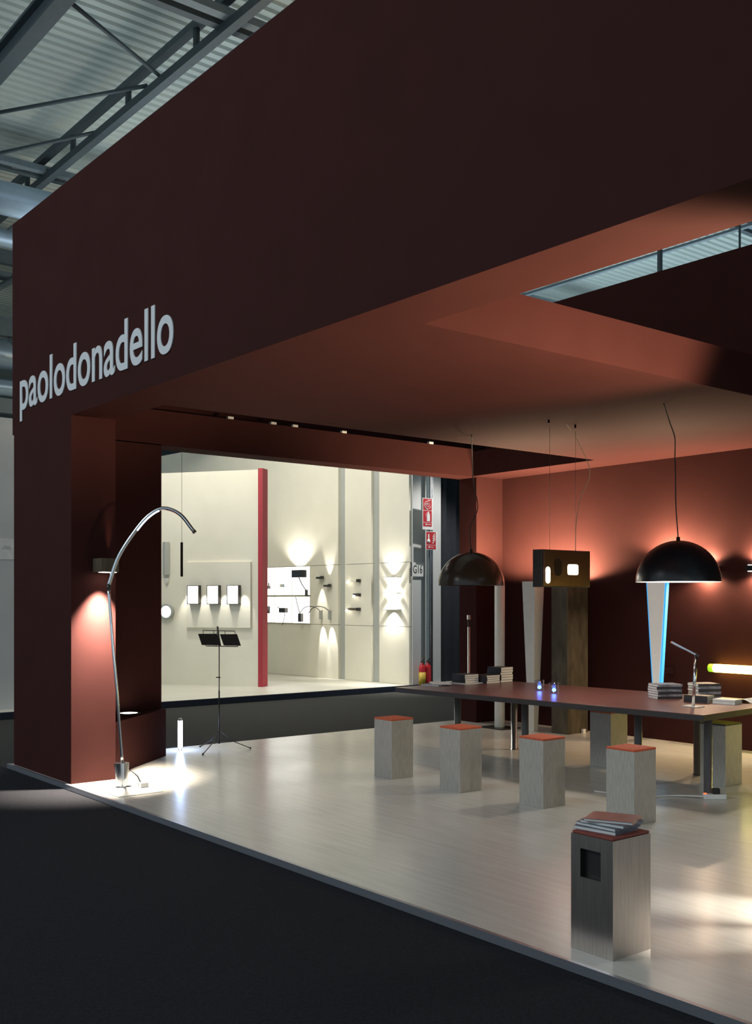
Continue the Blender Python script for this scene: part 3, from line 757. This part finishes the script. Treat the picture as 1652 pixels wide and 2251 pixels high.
# rear wall of the neighbouring stand: cream panels standing proud of a grey backing
dB = Vector((-14.422 + 18.57, 12.294 - 11.972, 0)).normalized(); nB = Vector((-dB.y, dB.x, 0))
B_ = Vector((-18.57, 11.972, 0.05))
MBm = Matrix(((*dB, 0), (*nB, 0), (0, 0, 1, 0), (0, 0, 0, 1))).transposed(); MBm = Matrix.Translation(B_) @ MBm
rw = empty('wall_neighbour', (0, 0, 0)); rw['kind'] = 'structure'; rw['label'] = 'cream panelled rear wall of the neighbouring stand'
ZB = 5.0
MB().box((-8.0, 0.06, 0), (4.15, 0.8, ZB), MBm).build('backing', 'grey_reveal', rw)
for (s0_, s1_) in ((-8.0, 2.20), (2.40, 3.15), (3.37, 4.155)):
    zz = [0.0, 1.055, 2.23, ZB]
    for k in range(3):
        MB().box((s0_, 0.0, zz[k] + 0.004), (s1_, 0.06, zz[k + 1] - 0.004), MBm).build('panel', 'cream_wall', rw)
MB().box((4.15, 0.06, 0), (4.19, 0.80, ZB), MBm).build('end_panel', 'grey_wall', rw)


def onB(name, s, z, label, cat, group=None):
    e = empty(name, MBm @ Vector((s, 0, z - 0.05))); e.rotation_euler = (0, 0, math.atan2(dB.y, dB.x)); return tag(e, label, cat, group)


# light boxes left of the grey strip
for i, (s0_, s1_, z0_, z1_, lab) in enumerate(((-0.06, 0.20, 1.12, 1.66, 'lower left'), (0.215, 0.79, 1.12, 1.66, 'lower middle'), (0.80, 1.37, 1.12, 1.66, 'lower right'),
                                               (-0.06, 0.20, 1.69, 2.27, 'upper left'), (0.215, 0.79, 1.69, 2.27, 'upper middle'), (0.80, 1.37, 1.69, 2.27, 'upper right'))):
    e = onB('backlit_box', (s0_ + s1_) / 2, (z0_ + z1_) / 2, 'bright white backlit box, %s of the six beside the red strip' % lab, 'backlit box', 'white boxes beside the red strip')
    a, c = (s1_ - s0_) / 2, (z1_ - z0_) / 2
    MB().box((-a, -0.028, -c), (a, 0, c)).build('backing', 'white_lamp', e)
    MB().box((-a + 0.006, -0.031, -c + 0.006), (a - 0.006, -0.028, c - 0.006)).build('face', 'lightbox', e)
e = onB('shade_lamp', 1.15, 2.12, 'wall lamp with black rectangular shade on the upper right white panel', 'wall lamp')
MB().box((-0.16, -0.20, -0.075), (0.16, -0.06, 0.075)).build('shade', 'black_gloss', e, 0.004)
MB().tube([(-0.02, -0.12, -0.075), (0.06, -0.10, -0.22), (0.13, -0.07, -0.32), (0.14, -0.04, -0.42)], 0.010, 8).build('arm', 'dark_metal', e)
MB().box((0.11, -0.07, -0.45), (0.17, -0.031, -0.32)).build('mount', 'dark_metal', e, 0.003)
light('SPOT', MBm @ Vector((1.03, -0.14, 2.17)), 60, (1.0, 0.95, 0.84), aim=MBm @ Vector((1.03, -0.02, 3.0)), name='shade_light', spot_size=2.2, spot_blend=0.6, shadow_soft_size=0.03)
e = onB('small_wall_lamp', 0.55, 1.89, 'small pale block lamp on the upper middle white panel', 'wall lamp')
MB().box((-0.07, -0.10, -0.035), (0.09, -0.031, 0.03)).build('body', 'cream_panel', e, 0.004); MB().box((0.03, -0.12, -0.012), (0.11, -0.10, 0.012)).build('head', 'chrome', e)
e = onB('reading_lamp', 0.57, 1.375, 'dark swivel reading lamp with drooping cord on the lower middle white panel', 'wall lamp')
MB().box((-0.10, -0.12, -0.045), (0.10, -0.031, 0.055)).build('body', 'dark_metal', e, 0.006)
MB().tube([(-0.10, -0.08, 0.03), (-0.15, -0.10, 0.075)], 0.014, 8).build('head', 'chrome', e)
MB().tube(spline([(0.02, -0.06, -0.05), (0.02, -0.06, -0.13), (-0.02, -0.06, -0.22), (-0.06, -0.06, -0.30)], 6), 0.007, 8).build('cord', 'dark_metal', e)
e = onB('flex_lamp', 1.12, 1.235, 'small box lamp with flexible arm on the lower right white panel', 'wall lamp')
MB().box((-0.045, -0.10, -0.085), (0.045, -0.031, 0.085)).build('body', 'dark_metal', e, 0.004)
MB().tube(spline([(-0.02, -0.07, 0.085), (-0.06, -0.08, 0.20), (-0.11, -0.08, 0.32), (-0.13, -0.09, 0.42)], 6), 0.008, 8).build('arm', 'dark_metal', e)
e = onB('corner_lamp', 0.02, 1.86, 'small chrome bracket lamp against the red strip, upper one', 'wall lamp')
MB().box((-0.05, -0.10, -0.035), (0.06, -0.031, 0.03)).build('body', 'dark_metal', e, 0.004); MB().box((0.045, -0.09, 0.03), (0.058, -0.06, 0.09)).build('arm', 'dark_metal', e)
e = onB('corner_lamp', 0.02, 1.40, 'small dark bracket lamp against the red strip, lower one', 'wall lamp')
MB().box((-0.05, -0.10, -0.03), (0.05, -0.031, 0.06)).build('body', 'black_gloss', e, 0.006); MB().box((-0.03, -0.08, -0.09), (0.06, -0.04, -0.03)).build('mount', 'olive_col', e, 0.006)
# twin bracket spots
for i, (s_, z_, dz) in enumerate(((1.72, 2.03, -1), (1.95, 1.87, 1))):
    e = onB('bracket_spot', s_, z_, 'small bracket spotlight shining %s left of the first grey strip' % ('down', 'up')[i], 'wall lamp', 'bracket spots on the neighbouring wall')
    MB().box((-0.08, -0.10, -0.02), (0.05, -0.0, 0.02)).build('body', 'dark_metal', e, 0.004)
    MB().box((0.05, -0.10, -0.02), (0.085, -0.03, 0.035)).build('mount', 'dark_metal', e, 0.004)
    light('SPOT', MBm @ Vector((s_, -0.10, z_ - 0.05 + dz * 0.03)), 45, (1.0, 0.95, 0.84), aim=MBm @ Vector((s_, -0.04, z_ + dz)), name='bracket_light', spot_size=0.8, spot_blend=0.7, shadow_soft_size=0.02)
# pair of arched arm lamps
for i, s_ in enumerate((1.71, 1.98)):
    e = onB('arched_wall_lamp', s_, 1.33, 'arched arm wall lamp, %s of the crossing pair on the neighbouring wall' % ('left', 'right')[i], 'wall lamp', 'arched arm lamps')
    MB().box((-0.022, -0.06, -0.12), (0.022, 0, 0.06)).build('mount', 'grey_reveal', e, 0.003)
    MB().tube(spline([(0, -0.05, 0.05), (-0.10, -0.10, 0.12), (-0.22, -0.16, 0.135), (-0.32, -0.20, 0.10), (-0.39, -0.23, 0.02)], 6), 0.008, 8).build('arm', 'dark_metal', e)
    MB().tube([(-0.385, -0.228, 0.025), (-0.40, -0.235, 0.0)], 0.014, 8).build('head', 'chrome', e)
    light('SPOT', MBm @ Vector((s_ + 0.02, -0.11, 1.17)), 42, (1, 0.96, 0.88), aim=MBm @ Vector((s_ + 0.05, 0.0, 0.75)), name='arm_light', spot_size=0.62, spot_blend=0.5, shadow_soft_size=0.02)
# three reading spots on the second panel
for i, (z_, L_, mt, ht) in enumerate(((1.96, 0.26, 'cream_panel', 'upper'), (1.69, 0.12, 'black_gloss', 'middle'), (1.415, 0.28, 'olive_col', 'lower'))):
    e = onB('reading_spot', 2.83, z_, '%s of three small reading spots on the narrow cream panel' % ht, 'wall lamp', 'reading spots')
    MB().box((-0.03, -0.07, -0.03), (0.03, 0, 0.03)).build('mount', 'dark_metal', e, 0.004)
    MB().box((-L_, -0.075, -0.02), (-0.03, -0.035, 0.025)).build('arm', mt, e, 0.004)
    MB().lathe([(0.0005, -0.026), (0.018, -0.018), (0.026, 0), (0.018, 0.018), (0.0005, 0.026)], 14, Matrix.Translation((-L_ + (0.0 if i != 1 else 0.04), -0.085, -0.028))).build('bulb', 'glow_warm', e)
# three flat up-down lamps near the end of the wall
for i, z_ in enumerate((2.01, 1.717, 1.415)):
    e = onB('flat_wall_lamp', 3.765, z_, '%s of three flat up-and-down lamps on the end panel' % ('top', 'middle', 'bottom')[i], 'wall lamp', 'flat up-and-down lamps')
    MB().box((-0.19, -0.10, -0.010), (0.19, 0, 0.010)).build('body', 'white_lamp', e, 0.003)
    MB().box((-0.05, -0.05, -0.016), (0.05, 0, 0.016)).build('mount', 'chrome', e, 0.002)
    for s_ in (1, -1):
        light('SPOT', MBm @ Vector((3.765, -0.08, z_ - 0.05 + s_ * 0.025)), 40, (1.0, 0.95, 0.84), aim=MBm @ Vector((3.765, 0.02, z_ - 0.05 + s_ * 0.5)), name='flat_lamp_light', spot_size=1.9, spot_blend=0.7, shadow_soft_size=0.03)

# stand number plate and end-wall things
sg = empty('number_sign', (-14.372, 12.43, 2.155)); sg.rotation_euler = (0, 0, math.atan2(dB.y, dB.x)); tag(sg, 'white stand number plate reading G16 on the grey wall end', 'sign')
bpy.context.view_layer.update()
MB().box((0, -0.135, -0.135), (0.008, 0.19, 0.12)).build('plate', 'sign_white', sg)
MB().box((0, -0.165, -0.135), (0.012, -0.135, 0.12)).build('edge', 'ink', sg)
g0, g1 = span(glyph('G16')); gh = max(v.co.y for v in glyph('1').vertices)
write('G16', lambda u, v, d: Vector((0.009 + (d if d > 0 else 0) * 0.2, -0.10 + (u - g0) * 0.235 / (g1 - g0), -0.075 + v * 0.14 / gh)), 'ink', sg)

po = empty('utility_post', (-14.30, 12.66, 0)); tag(po, 'slim grey metal post carrying fire signs by the black drape', 'post')
MB().box((-0.05, -0.02, 0.052), (0.02, 0.055, 5.0)).build('channel', 'girder_pale', po)
MB().tube([(0.035, 0.02, 0.052), (0.035, 0.02, 5.0)], 0.013, 10).build('conduit', 'alu', po)
MB().tube([(0.035, 0.055, 0.052), (0.035, 0.055, 5.0)], 0.010, 10).build('conduit', 'alu', po)

f1 = empty('fire_sign', (-14.215, 12.553, 3.16)); tag(f1, 'tall red fire sign with hose spiral, extinguisher and arrow on the post', 'sign', 'fire signs')
MB().box((-0.012, -0.112, -0.292), (0.0, 0.135, 0.278)).build('plate', 'sign_white', f1)
MB().box((0.0, -0.105, 0.06), (0.003, 0.100, 0.268)).build('red_field', 'sign_red', f1)
MB().box((0.0, -0.105, -0.155), (0.003, 0.100, 0.05)).build('red_field', 'sign_red', f1)
MB().box((0.0, -0.105, -0.235), (0.003, 0.100, -0.165)).build('red_field', 'sign_red', f1)
MB().tube([(0.005, (0.012 + 0.0118 * t) * math.cos(t * 1.0) - 0.004, 0.155 + (0.012 + 0.0118 * t) * math.sin(t)) for t in [0.25 * k for k in range(int(6.28 * 4 * 1.0))]][:26 * 1] , 0.004, 6).build('spiral', 'sign_white', f1)
MB().tube([(0.005, (0.0125 * t / 1.6) * math.cos(t) - 0.004, 0.158 + (0.0125 * t / 1.6) * math.sin(t)) for t in [0.3 * k for k in range(2, 38)]], 0.0045, 6).build('hose', 'sign_white', f1)
MB().box((0.003, 0.0, 0.235), (0.006, 0.075, 0.247)).build('nozzle', 'sign_white', f1)
MB().box((0.003, -0.02, -0.14), (0.006, 0.055, -0.02)).box((0.003, -0.005, -0.02), (0.006, 0.045, 0.01)).box((0.003, 0.005, 0.01), (0.006, 0.03, 0.035)).build('extinguisher_mark', 'sign_white', f1)
MB().tube([(0.0045, 0.0, 0.02), (0.0045, -0.045, -0.02), (0.0045, -0.04, -0.09)], 0.003, 6).build('hose_mark', 'sign_white', f1)
MB().box((0.003, -0.03, -0.205), (0.006, 0.075, -0.195)).add([(0.003, -0.03, -0.22), (0.003, -0.03, -0.18), (0.003, -0.06, -0.20), (0.006, -0.03, -0.22), (0.006, -0.03, -0.18), (0.006, -0.06, -0.20)], [(0, 1, 2), (3, 5, 4), (0, 3, 4, 1), (1, 4, 5, 2), (2, 5, 3, 0)]).build('arrow_mark', 'sign_white', f1)
f2 = empty('fire_sign', (-14.195, 12.63, 2.67)); tag(f2, 'shorter red fire sign with bell push and flames below the tall one', 'sign', 'fire signs')
MB().box((-0.012, -0.13, -0.165), (0.0, 0.145, 0.165)).build('plate', 'sign_white', f2)
MB().box((0.0, -0.124, -0.075), (0.003, 0.105, 0.155)).build('red_field', 'sign_red', f2)
MB().box((0.0, -0.124, -0.155), (0.003, 0.105, -0.085)).build('red_field', 'sign_red', f2)
MB().lathe([(0.0005, 0), (0.038, 0), (0.038, 0.003), (0.0005, 0.003)], 20, Matrix.Translation((0.003, -0.07, -0.01)) @ Matrix.Rotation(PI / 2, 4, 'Y')).build('button_mark', 'sign_white', f2)
MB().box((0.003, -0.085, 0.03), (0.006, -0.055, 0.115)).build('hand_mark', 'sign_white', f2)
for k in range(4):
    MB().tube(spline([(0.0045, 0.015 + 0.012 * k * 0.3, -0.05 + 0.04 * k), (0.0045, 0.045, -0.035 + 0.04 * k), (0.0045, 0.055, -0.01 + 0.04 * k), (0.0045, 0.085, 0.02 + 0.035 * k)], 5), 0.007, 6).build('flame_mark', 'sign_white', f2)
MB().box((0.003, -0.05, -0.124), (0.006, 0.05, -0.116)).add([(0.003, -0.05, -0.14), (0.003, -0.05, -0.10), (0.003, -0.085, -0.12), (0.006, -0.05, -0.14), (0.006, -0.05, -0.10), (0.006, -0.085, -0.12)], [(0, 1, 2), (3, 5, 4), (0, 3, 4, 1), (1, 4, 5, 2), (2, 5, 3, 0)]).build('arrow_mark', 'sign_white', f2)

for i, (y, lab) in enumerate(((12.43, 'red fire extinguisher with yellow label, left of the pair by the post'), (12.565, 'plain red fire extinguisher, right of the pair by the post'))):
    e = empty('fire_extinguisher', (-14.22, y, -0.04)); tag(e, lab, 'extinguisher', 'fire extinguishers')
    MB().lathe([(0.0005, 0), (0.060, 0), (0.062, 0.02), (0.062, 0.40), (0.05, 0.45), (0.022, 0.475), (0.022, 0.50), (0.0005, 0.50)], 24).build('cylinder', 'ext_red', e)
    MB().box((-0.03, -0.015, 0.50), (0.05, 0.015, 0.53)).build('valve', 'dark_metal', e, 0.003)
    MB().tube([(0.0, 0, 0.53), (0.07, 0, 0.60)], 0.008, 8).build('handle', 'dark_metal', e)
    if i == 0:
        MB().lathe([(0.0623, 0.10), (0.0635, 0.10), (0.0635, 0.33), (0.0623, 0.33)], 24, close=True).build('label_band', 'ext_yellow', e)
# black pleated drape beyond the post
dr = MB(); n = 90
vs = []
for i in range(n + 1):
    y = 12.74 + 7.0 * i / n; x = -14.62 + 0.05 * math.sin(i * 1.9)
    vs += [(x, y, -0.04), (x, y, 6.2), (x - 0.02, y, -0.04), (x - 0.02, y, 6.2)]
fs = []
for i in range(n):
    o_ = i * 4; fs += [(o_, o_ + 4, o_ + 5, o_ + 1), (o_ + 2, o_ + 3, o_ + 7, o_ + 6), (o_ + 1, o_ + 5, o_ + 7, o_ + 3)]
dr.add(vs, fs, True); o = dr.build('drape', 'drape'); tag(o, 'tall black pleated drape behind the left wall of the stand', 'drape')

# pale hall partition left of the stand
hw = struct('wall_hall_left', MB().box((-14.9, 1.0, 0.05), (-14.75, 6.2, 4.16)), 'grey_wall', 'pale grey partition left of the stand')
pn = empty('paper_notice', (-14.748, 5.13, 2.31)); tag(pn, 'white paper notice on the pale partition left of the stand', 'notice')
MB().box((0, -0.12, -0.145), (0.003, 0.12, 0.145)).build('sheet', 'sign_white', pn)
for k in range(3): MB().box((0.003, -0.07 + 0.01 * k, 0.0 + 0.018 * k), (0.004, 0.07 - 0.012 * k, 0.008 + 0.018 * k)).build('print_line', 'grey_reveal', pn)

# ------------------------------------------------------------------ hall roof, trusses, ducts
ZR = 9.4
rf = MB(); px = 0.20
for (xa, xb, ya, yb) in ((-60, 12, -4, 44),):
    k = 0; x = xa; prof = []
    while x < xb:
        prof += [(x, ZR), (x + 0.08, ZR), (x + 0.10, ZR + 0.04), (x + 0.18, ZR + 0.04)]; x += px
    vs = [(a, ya, z) for a, z in prof] + [(a, yb, z) for a, z in prof]; n = len(prof)
    rf.add(vs, [(i, i + 1, n + i + 1, n + i) for i in range(n - 1)])
struct('ceiling_hall', rf, 'roof_sheet', 'corrugated metal hall roof')
struct('wall_hall_end', MB().box((-46.2, -4, -0.04), (-46, 44, 9.3)), 'hall_wall', 'far end wall of the hall')
struct('wall_hall_rear', MB().box((-46, 40, -0.04), (12, 40.2, 9.3)), 'hall_wall', 'far rear wall of the hall')


def truss(y, z, xa, xb, step, label, depth=0.38, r=0.06):
    t = empty('roof_truss', ((xa + xb) / 2, y, z)); tag(t, label, 'truss', 'roof trusses')
    L = (xb - xa) / 2
    MB().box((-L, -r, -r), (L, r, r)).build('lower_chord', 'girder', t)
    MB().box((-L, -r, depth - r), (L, r, depth + r * 0.6)).build('upper_chord', 'girder', t)
    x = -L; k = 0
    while x < L:
        MB().tube([(x, 0, 0), (x, 0, depth)], 0.05, 6).build('post', 'girder', t)
        x += step; k += 1
    MB().box((-L, 0.20, -0.16), (L, 0.30, -0.11)).build('cable_tray', 'girder_pale', t)
    return t


truss(6.62, 8.65, -26, 2, 2.0, 'dark steel roof truss running just above the left end of the fascia')
truss(17.2, 8.65, -26, 2, 2.0, 'dark steel roof truss far behind, seen through the ceiling opening')
t = empty('roof_beam', (-12, 4.68, 8.6)); tag(t, 'single dark steel roof beam at the top left corner', 'beam')
MB().box((-14, -0.10, 0.10), (14, 0.10, 0.14)).build('top_flange', 'girder', t); MB().box((-14, -0.02, -0.12), (14, 0.02, 0.10)).build('web', 'girder', t); MB().box((-14, -0.10, -0.16), (14, 0.10, -0.12)).build('bottom_flange', 'girder', t)
for i, (x, lab) in enumerate(((-11.25, 'dark roof purlin crossing near the top of the picture, nearest the fascia'), (-17.2, 'dark roof purlin crossing above the ducts'), (-23.2, 'dark roof purlin far behind the ducts'))):
    t = empty('roof_purlin', (x, 12, 8.75)); tag(t, lab, 'purlin', 'roof purlins')
    MB().box((-0.16, -14, -0.05), (-0.04, 26, 0.12)).build('channel', 'girder', t)
    MB().box((0.06, -14, -0.04), (0.20, 26, 0.06)).build('cable_tray', 'girder_pale', t)


def rod(a, b, label):
    m_ = (Vector(a) + Vector(b)) / 2
    o = MB().tube([Vector(a) - m_, Vector(b) - m_], 0.028, 6).build('brace_rod', 'girder'); o.location = m_
    tag(o, label, 'brace', 'roof bracing rods')


rod((-13.0, 6.62, 8.75), (-11.9, 4.75, 8.72), 'thin roof bracing rod rising steeply from the truss')
rod((-13.4, 6.62, 8.78), (-16.2, 4.75, 8.74), 'thin roof bracing rod running level to the left picture edge')
rod((-15.0, 6.62, 8.70), (-18.2, 4.75, 8.62), 'thicker roof bracing rod below the level one')
rod((-17.0, 6.62, 8.75), (-17.9, 4.75, 8.76), 'thin roof bracing rod at the lowest visible truss end')
for i, (x, z, r, lab) in enumerate(((-15.2, 7.42, 0.24, 'big pale blue air duct just above the fascia corner'), (-18.0, 7.80, 0.15, 'slim pale air duct left of the upper fascia edge'), (-22.0, 6.75, 0.32, 'wide pale air duct left of the lettering'), (-22.0, 6.05, 0.17, 'slim lower air duct left of the lettering'))):
    d = empty('air_duct', (x, 8, z)); tag(d, lab, 'duct', 'air ducts')
    MB().tube([(0, -12, 0), (0, 14, 0)], r, 24).build('pipe', 'duct', d)
    for k in range(7):
        MB().tube([(0, -10 + 3.5 * k, 0), (0, -9.94 + 3.5 * k, 0)], r + 0.025, 24).build('flange', 'girder_pale', d)
t = empty('wall_girder', (-20.0, 8, 0)); tag(t, 'dark girder frame at the hall side, left of the fascia', 'girder')
for (z_, h_) in ((8.0, 0.26), (6.62, 0.36), (5.15, 0.28)): MB().box((-0.08, -6, z_), (0.08, 6, z_ + h_)).build('beam', 'girder', t)
for k in range(6):
    MB().tube([(0, -6 + 2 * k, 6.9), (0, -4.6 + 2 * k, 8.0)], 0.06, 8).build('diagonal', 'girder', t)
    MB().tube([(0, -5 + 2 * k, 6.6), (0, -3.6 + 2 * k, 5.4)], 0.05, 8).build('diagonal', 'girder', t)
# suspension rods seen through the ceiling opening
for i, (x, y, lab) in enumerate(((-10.9, 14.9, 'dark suspension rod hanging from the roof, seen through the ceiling opening, left one'), (-10.2, 16.2, 'thin suspension rod hanging from the roof, seen through the ceiling opening, right one'))):
    o = MB().tube([(0, 0, 0), (0, 0, 4.0)], 0.045 if i == 0 else 0.02, 8).build('suspension_rod', 'girder'); o.location = (x, y, 5.4)
    tag(o, lab, 'rod', 'suspension rods')
